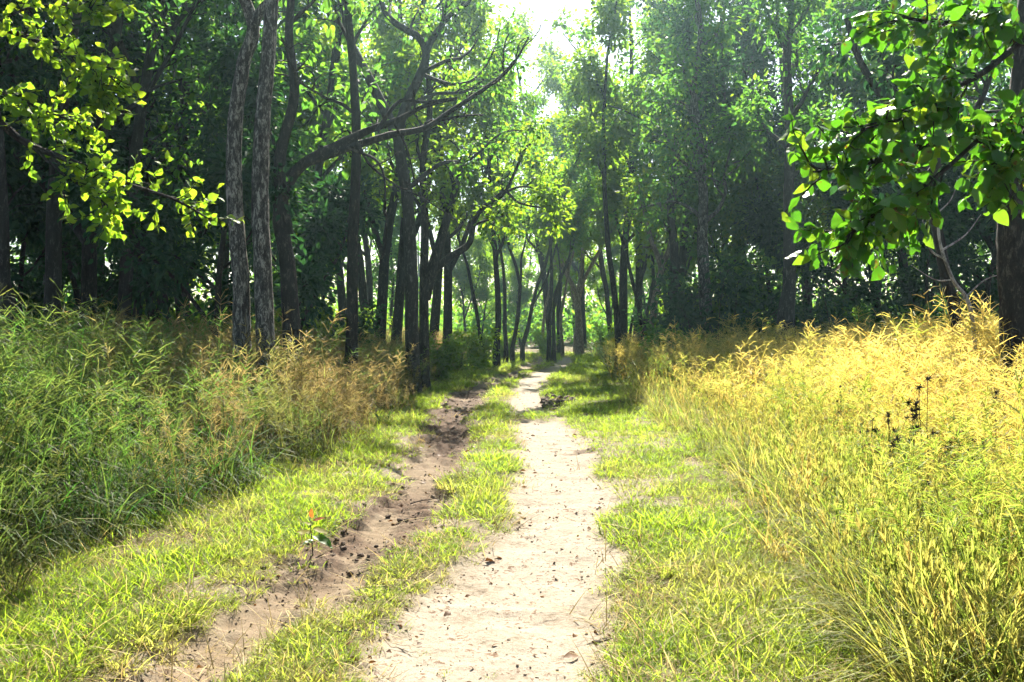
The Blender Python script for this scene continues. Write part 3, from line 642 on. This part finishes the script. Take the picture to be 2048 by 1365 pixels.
def stems(rng, n, rad, h, head, w=.004, lean=.12, seed_len=.035, count=14, plume=0, fat=1.):
    """upright flowering stems with a spray of spikelets at the top"""
    V = []; Fq = []; T = []; vv = []
    def quad(p, q, hw, t0, t1, tn, side):
        b = len(V); V.extend([tuple(p - side * hw), tuple(p + side * hw), tuple(q + side * hw * .35), tuple(q - side * hw * .35)]); T.extend([t0, t0, t1, t1]); Fq.append((b, b + 1, b + 2, b + 3)); vv.append(tn)
    for i in range(n):
        a = rng.random() * 6.283; r = rad * math.sqrt(rng.random()); H = h * rng.uniform(.72, 1.12); az = rng.random() * 6.283
        P = wander(rng, (r * math.cos(a), r * math.sin(a), -.02), (lean * math.cos(az), lean * math.sin(az), 1), H, 6, .06, -.01)
        tn = rng.random(); side = norm(np.array([math.cos(az + 1.3), math.sin(az + 1.3), 0]))
        for k in range(6): quad(P[k], P[k + 1], w * .5 * (1 - .08 * k), k / 6, (k + 1) / 6, tn * .7, side)
        dirn = norm(P[-1] - P[-2]); hl = head * rng.uniform(.7, 1.2)
        for j in range(count):
            t = rng.random(); p = P[-1] - dirn * hl * t; az2 = rng.random() * 6.283
            d = norm(dirn * (.8 if not plume else 1.2) + np.array([math.cos(az2), math.sin(az2), -.1 - .5 * rng.random()]) * (rng.uniform(.4, 1.1) if not plume else .35))
            L = seed_len * rng.uniform(.6, 1.5) * (1 + .8 * t); q = p + d * L; s2 = norm(np.cross(d, rng.normal(0, 1, 3)))
            quad(p, q, fat * (.003 if not plume else .0045), .9, 1.0, .5 + .5 * rng.random(), s2)
            if not plume: quad(q, q + norm(d + np.array([0, 0, -.8 * rng.random()])) * L * .5, fat * .0025, 1, 1, .6 + .4 * rng.random(), s2)
        for j in range(3):                                                     # stem leaves
            k = rng.integers(1, 4); az2 = rng.random() * 6.283; d = np.array([math.cos(az2), math.sin(az2), .9]); s2 = norm(np.cross(d, [0, 0, 1.])); L = h * rng.uniform(.12, .26)
            p = P[k]; q = p + norm(d) * L * .6; quad(p, q, w * .8, .4, .6, tn, s2); quad(q, q + norm(d + np.array([0, 0, -1.4])) * L * .5, w * .6, .6, .9, tn, s2)
    return np.array(V), np.array(Fq), np.array(T), np.array(vv)
def tuft(parts, mat):
    V, Fq, T, vv, b = [], [], [], [], 0
    for v, f, t, n in parts: V.append(v); Fq.append(f + b); T.append(t); vv.append(n); b += len(v)
    me = mesh_from('tuft', np.concatenate(V), np.concatenate(Fq), mat, {'t': ('POINT', np.concatenate(T)), 'v': ('FACE', np.concatenate(vv))})
    return me
def scatter(name, label, cat, meshes, P, S, tint, lean=.1, seed=0, far=None, fy=13.):
    rng = np.random.default_rng(seed); k = len(P)
    col = bpy.data.collections.new(name + '_source')
    n0 = len(meshes); meshes = meshes + (far or [])
    for me in meshes: col.objects.link(bpy.data.objects.new('tuft', me))
    R = np.stack([rng.normal(0, lean, k), rng.normal(0, lean, k), rng.random(k) * 6.283], 1)
    me = mesh_from(name, P, np.zeros((0, 4), int), None, {'rot': ('POINT', R), 'scl': ('POINT', S), 'idx': ('POINT', rng.integers(0, n0, k) + (n0 * (P[:, 1] + rng.normal(0, 2, k) > fy) if far else 0)), 'tint': ('POINT', tint)})
    o = link(name, me); tag(o, label, cat, None, 'stuff')
    g = bpy.data.node_groups.new(name, 'GeometryNodeTree')
    g.interface.new_socket('Geometry', in_out='INPUT', socket_type='NodeSocketGeometry'); g.interface.new_socket('Geometry', in_out='OUTPUT', socket_type='NodeSocketGeometry')
    gi = g.nodes.new('NodeGroupInput'); gof = g.nodes.new('NodeGroupOutput'); ip = g.nodes.new('GeometryNodeInstanceOnPoints'); ci = g.nodes.new('GeometryNodeCollectionInfo')
    ci.inputs['Collection'].default_value = col; ci.inputs['Separate Children'].default_value = True; ci.inputs['Reset Children'].default_value = True
    ip.inputs['Pick Instance'].default_value = True
    def na(nm, typ):
        n = g.nodes.new('GeometryNodeInputNamedAttribute'); n.data_type = typ; n.inputs['Name'].default_value = nm; return n.outputs[0]
    L = g.links.new
    L(gi.outputs[0], ip.inputs['Points']); L(ci.outputs[0], ip.inputs['Instance']); L(na('idx', 'INT'), ip.inputs['Instance Index'])
    L(na('rot', 'FLOAT_VECTOR'), ip.inputs['Rotation']); L(na('scl', 'FLOAT'), ip.inputs['Scale']); L(ip.outputs[0], gof.inputs[0])
    md = o.modifiers.new('scatter', 'NODES'); md.node_group = g
    return o
def sample(rng, n, x0, x1, y0, y1, fn, power=1.6):
    """points in a box, thinning with distance, kept with probability fn(x, y)"""
    u = rng.random(n); y = (y0 ** (1 - power) + u * (y1 ** (1 - power) - y0 ** (1 - power))) ** (1 / (1 - power))
    x = rng.uniform(x0, x1, n)
    keep = (np.abs(x) < y * .60 + 1.2) & (rng.random(n) < fn(x, y))
    x, y = x[keep], y[keep]; return np.stack([x, y, height(x, y)], 1)
def edge_right(y): return np.interp(y, [0, 4.6, 6.7, 9, 13.5, 22, 40, 60], [1.75, 1.85, 2.05, 2.4, 2.7, 2.6, 3.4, 4.6])
def edge_left(y): return np.interp(y, [0, 4.6, 6.7, 9, 11, 16, 23, 32, 45, 60], [-3.4, -3.2, -3.0, -2.6, -2.35, -2.2, -2.35, -2.3, -1.6, -1.5])
rg = np.random.default_rng(77)
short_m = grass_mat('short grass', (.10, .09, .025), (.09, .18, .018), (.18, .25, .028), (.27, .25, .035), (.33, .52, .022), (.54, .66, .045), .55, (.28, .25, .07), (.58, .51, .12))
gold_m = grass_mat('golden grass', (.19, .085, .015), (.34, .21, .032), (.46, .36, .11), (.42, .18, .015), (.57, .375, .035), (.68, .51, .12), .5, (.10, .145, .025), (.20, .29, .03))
green_m = grass_mat('tall green grass', (.028, .03, .01), (.018, .07, .014), (.05, .105, .022), (.045, .07, .015), (.05, .20, .018), (.12, .25, .035), .45, (.11, .10, .03), (.22, .20, .05))  # greens kept dark so the colour stands in for shade on the left bank
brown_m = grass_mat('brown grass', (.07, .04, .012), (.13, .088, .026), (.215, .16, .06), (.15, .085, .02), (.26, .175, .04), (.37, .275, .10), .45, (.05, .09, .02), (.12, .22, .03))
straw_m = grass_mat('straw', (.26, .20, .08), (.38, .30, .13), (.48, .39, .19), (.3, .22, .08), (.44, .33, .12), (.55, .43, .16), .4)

sh = [tuft([blades(rg, 32, .10, .062 + .012 * i, 1.0, .0062, .55, 1.0, 3), blades(rg, 2 + i, .08, .17, .9, .007, .4, 1.0, 3)], short_m) for i in range(6)]
def short_fn(x, y):
    a, b = soil_mask(x, y); r, _ = rutR(y)
    bare = .7 * sstep(.53, .69, fbm(x * 1.4, y * 1.4, 71)) * sstep(40, 15, y)
    out = sstep(edge_right(y) + 1.2, edge_right(y) + .3, x) * sstep(edge_left(y) - 1.5, edge_left(y) - .5, x)
    return np.clip((1 - np.maximum(a, b) * 1.06) ** 2 * (1 - bare) * (1 - mud_mask(x, y)), 0, 1) * out
P = sample(rg, 85000, -7, 9, 3.4, 62, short_fn, 1.35)
big = (1 - .55 * np.clip(np.maximum(*soil_mask(P[:, 0], P[:, 1])), 0, 1)) * (.5 + .75 * rg.random(len(P))) * (.3 + 1.35 * fbm(P[:, 0] * 1.3, P[:, 1] * 1.0, 90)) * np.interp(P[:, 1], [3, 12, 30, 60], [.85, 1.1, 1.6, 2.2])
tn = np.clip((fbm(P[:, 0] * .8, P[:, 1] * .6, 95) - .56) * 2.4 + rg.normal(0, .15, len(P)), 0, 1)
scatter('short_grass', 'short yellow-green grass on the verges and between the ruts', 'grass', sh, P, big, tn, .15, 1)
print('short', len(P))
# straw mat: fallen dry stems on the verge
st = [tuft([blades(rg, 12, .12, .22, .8, .004, 1.35, .25, 2)], straw_m) for i in range(3)]
P = sample(rg, 9000, -5, 6, 3.4, 30, lambda x, y: (1 - np.maximum(*soil_mask(x, y))) * sstep(edge_right(y) + .6, edge_right(y), x) * sstep(edge_left(y) - .6, edge_left(y), x) * .6, 1.5)
P[:, 2] += .02
scatter('dry_straw', 'pale dry straw lying among the short grass', 'straw', st, P, .6 + .8 * rg.random(len(P)), np.zeros(len(P)), .2, 2)

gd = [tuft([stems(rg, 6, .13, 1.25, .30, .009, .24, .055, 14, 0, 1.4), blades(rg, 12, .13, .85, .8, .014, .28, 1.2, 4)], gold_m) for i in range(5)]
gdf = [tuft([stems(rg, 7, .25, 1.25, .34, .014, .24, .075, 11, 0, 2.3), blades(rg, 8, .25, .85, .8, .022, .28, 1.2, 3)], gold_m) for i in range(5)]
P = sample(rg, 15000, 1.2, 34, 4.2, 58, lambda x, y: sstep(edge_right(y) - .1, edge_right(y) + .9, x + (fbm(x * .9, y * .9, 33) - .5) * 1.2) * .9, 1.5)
x, y = P[:, 0], P[:, 1]
S = (.60 + .45 * rg.random(len(P)) + .3 * (rg.random(len(P)) > .95)) * (.62 + .68 * fbm(x * .55, y * .45, 34)) * np.interp(x - edge_right(y), [-.2, 1.2, 3], [.66, .98, 1.13])
tn = np.clip(.9 * sstep(2.2, .2, x - edge_right(y)) * np.interp(y, [4, 9, 16], [1, .8, .35]) + rg.normal(.2, .28, len(P)), 0, 1)
scatter('golden_grass', 'tall golden seeding grass filling the sunlit bank', 'grass', gd, P, S, tn, .10, 3, gdf); print('gold', len(P))
# green blades at the foot of the golden bank
verge_m = grass_mat('verge grass', (.09, .07, .02), (.075, .14, .02), (.15, .19, .04), (.22, .16, .03), (.20, .34, .03), (.36, .42, .07), .5, (.24, .19, .06), (.46, .36, .09))
gf = [tuft([blades(rg, 26, .13, .6 + .08 * i, .9, .009, .25, 1.2, 5), stems(rg, 3, .08, .8, .12, .006, .25, .035, 16, 1)], verge_m) for i in range(4)]
P = sample(rg, 5200, 1.2, 8, 3.6, 24, lambda x, y: sstep(edge_right(y) - .3, edge_right(y) + .2, x) * sstep(edge_right(y) + 1.6, edge_right(y) + .6, x), 1.9)
scatter('verge_grass', 'fresh green blades with pale plumes at the foot of the golden bank', 'grass', gf, P, .55 + .5 * rg.random(len(P)), np.clip(rg.normal(.4, .3, len(P)), 0, 1), .12, 4)

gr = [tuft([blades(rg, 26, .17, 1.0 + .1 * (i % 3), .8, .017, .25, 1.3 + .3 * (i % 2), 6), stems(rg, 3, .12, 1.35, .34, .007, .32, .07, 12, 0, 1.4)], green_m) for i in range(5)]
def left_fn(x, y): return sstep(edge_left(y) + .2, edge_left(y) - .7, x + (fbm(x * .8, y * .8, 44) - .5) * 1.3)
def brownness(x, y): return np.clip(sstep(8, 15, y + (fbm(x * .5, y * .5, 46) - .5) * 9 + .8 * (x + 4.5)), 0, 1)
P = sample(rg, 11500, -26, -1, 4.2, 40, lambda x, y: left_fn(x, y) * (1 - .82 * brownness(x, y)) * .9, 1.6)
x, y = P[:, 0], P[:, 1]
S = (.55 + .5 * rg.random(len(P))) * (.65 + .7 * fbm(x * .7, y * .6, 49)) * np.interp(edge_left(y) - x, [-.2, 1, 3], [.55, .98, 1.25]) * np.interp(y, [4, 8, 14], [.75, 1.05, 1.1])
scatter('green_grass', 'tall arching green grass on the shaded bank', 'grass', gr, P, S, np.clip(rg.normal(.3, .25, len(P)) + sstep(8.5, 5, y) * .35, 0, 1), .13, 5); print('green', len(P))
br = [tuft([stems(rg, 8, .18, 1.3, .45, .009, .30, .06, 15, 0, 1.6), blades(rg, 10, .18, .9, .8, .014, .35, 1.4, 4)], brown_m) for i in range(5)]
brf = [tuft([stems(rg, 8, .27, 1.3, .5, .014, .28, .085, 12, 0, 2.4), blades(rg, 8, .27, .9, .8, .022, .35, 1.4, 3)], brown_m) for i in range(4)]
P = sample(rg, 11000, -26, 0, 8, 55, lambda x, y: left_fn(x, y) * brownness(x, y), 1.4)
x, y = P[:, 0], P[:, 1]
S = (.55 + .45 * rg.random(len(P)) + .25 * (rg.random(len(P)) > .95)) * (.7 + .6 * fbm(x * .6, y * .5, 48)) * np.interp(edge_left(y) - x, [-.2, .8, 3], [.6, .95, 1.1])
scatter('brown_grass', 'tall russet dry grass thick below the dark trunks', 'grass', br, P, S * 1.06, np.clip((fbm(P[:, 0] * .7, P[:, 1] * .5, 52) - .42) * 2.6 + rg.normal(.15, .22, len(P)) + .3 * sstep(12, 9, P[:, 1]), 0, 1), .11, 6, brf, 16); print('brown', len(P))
# low cover under the wood
lc = [tuft([blades(rg, 16, .25, .5, .8, .03, .5, 1.2, 3)], green_m) for i in range(3)]
P = sample(rg, 9000, -45, 45, 26, 90, lambda x, y: ((x < edge_left(y) - .5) | (x > edge_right(y) + .5)) * 1.0, 1.2)
scatter('forest_undergrowth', 'low leafy undergrowth on the forest floor between trunks', 'undergrowth', lc, P, .8 + 1.2 * rg.random(len(P)), np.clip(rg.normal(.3, .2, len(P)), 0, 1), .2, 7)

# ------------------------------------------------------------------ dark seed-headed weeds in the golden grass
def weed(seed, H):
    rng = np.random.default_rng(seed); wd = Wood(); hd = []
    for k in range(4):
        a = k * 1.6 + rng.random(); P = wander(rng, (.03 * math.cos(a), .03 * math.sin(a), -.03), (.16 * math.cos(a), .16 * math.sin(a), 1), H * rng.uniform(.7, 1.05), 7, .05); wd.tube(P, np.linspace(.005, .003, 8), 4); hd.append(P[-1])
        for j in range(2):
            p = P[4 + j]; Q = wander(rng, p, norm(rng.normal(0, 1, 3)) * .6 + np.array([0, 0, .8]), H * .2, 3, .1); wd.tube(Q, np.linspace(.003, .002, 4), 3); hd.append(Q[-1])
    V = []; Fq = []
    for h in hd:
        for j in range(30):
            d = norm(rng.normal(0, 1, 3) + np.array([0, 0, .3])); s = norm(np.cross(d, rng.normal(0, 1, 3))) * .005; L = rng.uniform(.02, .06); b = len(V)
            V += [h - s, h + s, h + d * L + s * .2, h + d * L - s * .2]; Fq.append((b, b + 1, b + 2, b + 3))
    return wd.mesh('stem', M['twig']), mesh_from('seed_heads', np.array(V), np.array(Fq), M['twig'])
wds = [weed(500 + i, 1.25) for i in range(3)]
for i, (px, py, d) in enumerate([(1850, 780, 7.2), (1800, 830, 7.6), (1930, 830, 7.4), (1985, 800, 8.2), (1760, 850, 8.2), (1880, 860, 6.6), (1960, 900, 6.2), (1690, 800, 11)]):
    x, y = at(px, d); z = EYE - (py - HY) / F * d; g0 = hz(x, y); s = (z - g0) / 1.2
    put('seedhead_weed', wds[i % 3], x, y, max(.7, min(1.25, s)), rz(), 'dark dried weed with spiky star seed heads in golden grass', 'weed', 'dark weeds in the golden grass', ('stem', 'foliage'))

# ------------------------------------------------------------------ clods, pebbles, fallen leaves and sticks on the track
def lump(seed, n1=7, n2=5, jag=.35, flat=.7):
    rng = np.random.default_rng(seed); V = [(0, 0, -flat)]; Fq = []; Ft = []
    for j in range(1, n2):
        th = math.pi * j / n2
        for i in range(n1):
            a = 2 * math.pi * i / n1; r = 1 + jag * (rng.random() - .5) * 1.6; V.append((r * math.sin(th) * math.cos(a), r * math.sin(th) * math.sin(a), -r * math.cos(th) * flat))
    V.append((0, 0, flat)); top = len(V) - 1
    for i in range(n1):
        k = (i + 1) % n1; Ft.append((0, 1 + k, 1 + i)); Ft.append((top, 1 + (n2 - 2) * n1 + i, 1 + (n2 - 2) * n1 + k))
        for j in range(n2 - 2): a = 1 + j * n1; Fq.append((a + i, a + k, a + n1 + k, a + n1 + i))
    return np.array(V), [np.array(Fq), np.array(Ft)]
lm = [mesh_from('clod', *lump(600 + i), M['clod']) for i in range(5)]; pm = [mesh_from('pebble', *lump(620 + i, 7, 5, .2, .6), M['pebble'], None, True) for i in range(4)]
r2 = np.random.default_rng(99)
def drop(name, me, x, y, s, label, cat, group, sink=.25):
    o = link(name, me, None, (x, y, hz(x, y) + s * (.6 - sink))); o.scale = (s * r2.uniform(.8, 1.4), s * r2.uniform(.8, 1.2), s * r2.uniform(.7, 1)); o.rotation_euler = (r2.normal(0, .2), r2.normal(0, .2), r2.random() * 6.28); tag(o, label, cat, group)
for i in range(46):
    a = r2.random() * 6.28; q = math.sqrt(r2.random()); x, y = .98 + .38 * q * math.cos(a), 22.3 + 2.4 * q * math.sin(a)
    drop('mud_clod', lm[i % 5], x, y, r2.uniform(.035, .10), 'dark clod in the churned mud heap at the edge of the track', 'clod', 'clods of the churned mud heap')
for i in range(70):
    y = r2.choice([r2.normal(7.6, .7), r2.normal(9.6, .9), r2.uniform(12, 27), r2.uniform(14, 27)]); l, lw = rutL(y); x = l + r2.normal(0, .28) + (.25 if y > 14 else 0)
    drop('mud_clod', lm[i % 5], float(x), float(y), r2.uniform(.008, .02) * (1 + y / 14), 'broken dark clod lying in the muddy rut', 'clod', 'clods in the muddy rut')
for i in range(36):
    y = 4.2 + 14 * r2.random() ** 1.5; r, rw = rutR(y); x = r + r2.normal(0, .3)
    drop('pebble', pm[i % 4], float(x), float(y), r2.uniform(.006, .015), 'small brown pebble on the pale sandy rut', 'pebble', 'pebbles on the sandy rut', .1)
M['crumb'] = plain_mat('soil crumb', [(.2, (.08, .055, .036)), (.8, (.25, .19, .13))], 60)
cr = [mesh_from('crumb', *lump(640 + i, 5, 4, .6, .5), M['crumb']) for i in range(4)]
def rut_fn(x, y):
    a, b = soil_mask(x, y); n = sstep(.40, .62, fbm(x * 2.4, y * 1.6, 84)); r, rw = rutR(y)
    return np.clip(b * (.35 + .65 * n) + a * n * (.25 + .75 * sstep(.5, 1.0, np.abs(x - r) / rw)) + mud_mask(x, y), 0, 1)
P = sample(rg, 26000, -3.0, 2.6, 3.6, 30, rut_fn, 1.7)
scatter('soil_crumbs', 'crumbs of dark broken soil strewn over both ruts', 'soil', cr, P, (.003 + .009 * rg.random(len(P)) ** 3) * np.interp(P[:, 1], [4, 12, 30], [1, 1.5, 3.2]), np.zeros(len(P)), .6, 8)
FK = [mesh_from('flake', big_leaf(60 + i, 1, .6, .5)[0], big_leaf(60 + i, 1, .6, .5)[1], M['leaf_brown'], {'v': ('FACE', np.full(17, .1 + .22 * i))}, True) for i in range(4)]
P = sample(rg, 5200, -4.5, 4.5, 3.6, 26, lambda x, y: (.10 + .9 * sstep(.48, .66, fbm(x * 1.2, y * .9, 87))) * sstep(edge_right(y) + .4, edge_right(y), x) * sstep(edge_left(y) - .4, edge_left(y), x), 1.7); P[:, 2] += .012
scatter('leaf_litter', 'small brown leaf scraps lying over the track and verges', 'leaf litter', FK, P, .018 + .03 * rg.random(len(P)), np.zeros(len(P)), .5, 9)
FL = [mesh_from('fallen_leaf', big_leaf(40 + i, 1, .55, .5)[0], big_leaf(40 + i, 1, .55, .5)[1], M['leaf_brown'], {'v': ('FACE', np.full(17, .2 + .25 * i))}, True) for i in range(3)]
for i in range(70):
    if i < 40: y = r2.uniform(8.8, 14); l, _ = rutL(y); x = l + r2.normal(0, .3); lab, gg = 'reddish fallen leaf curled in the muddy rut', 'fallen leaves in the muddy rut'
    else: y = 5 + 11 * r2.random(); r, rw = rutR(y); x = r + r2.choice([-1, 1]) * rw * r2.uniform(.6, 1.1); lab, gg = 'brown fallen leaf along the edge of the sandy rut', 'fallen leaves along the sandy rut'
    o = link('fallen_leaf', FL[i % 3], None, (float(x), float(y), hz(float(x), float(y)) + .012)); s = r2.uniform(.05, .10); o.scale = (s, s, s); o.rotation_euler = (r2.normal(0, .4), r2.normal(0, .3), r2.random() * 6.28); tag(o, lab, 'leaf', gg)
for i, (px, py, L, a) in enumerate([(690, 1268, .16, .1), (1210, 1281, .10, -.1), (640, 1110, .25, .6), (1420, 1090, .4, .1), (850, 990, .3, .3), (470, 1130, .2, 0)]):
    x, y = gp(px, py); q = wander(np.random.default_rng(i), (-L / 2, 0, 0), (1, 0, .05), L, 5, .12); o = link('stick', Wood().tube(q, np.linspace(.007, .003, 6), 5).mesh('stick', M['twig']), None, (x, y, hz(x, y) + .012)); o.rotation_euler = (0, 0, a)
    tag(o, ['short dark stick on the worn earth of the muddy rut', 'dark chip of bark at the grassy edge of the sandy rut', 'bent twig beside the sapling', 'long thin twig lying across the sunny verge grass', 'twig in the churned mud of the rut', 'small stick in the shaded grass away from the rut'][i], 'stick')

# ------------------------------------------------------------------ haze in the air
hm, t, out = new_mat('haze')
pv = N(t, 'ShaderNodeVolumePrincipled'); pv.inputs['Density'].default_value = .0007; pv.inputs['Color'].default_value = (.60, .90, 1.0, 1); pv.inputs['Anisotropy'].default_value = .82
t.links.new(pv.outputs[0], out.inputs['Volume'])
x0, x1, y0, y1, z0, z1 = -165, 165, -65, 195, -1.6, 24
V = [(x0, y0, z0), (x1, y0, z0), (x1, y1, z0), (x0, y1, z0), (x0, y0, z1), (x1, y0, z1), (x1, y1, z1), (x0, y1, z1)]
ho = link('haze', mesh_from('haze', V, np.array([(3, 2, 1, 0), (4, 5, 6, 7), (0, 1, 5, 4), (1, 2, 6, 5), (2, 3, 7, 6), (3, 0, 4, 7)]), hm))
tag(ho, 'pale bluish haze hanging in the air of the wood', 'haze', None, 'stuff'); ho.display_type = 'BOUNDS'
print('tris', sum(len(me.loops) - 2 * len(me.polygons) for me in bpy.data.meshes))
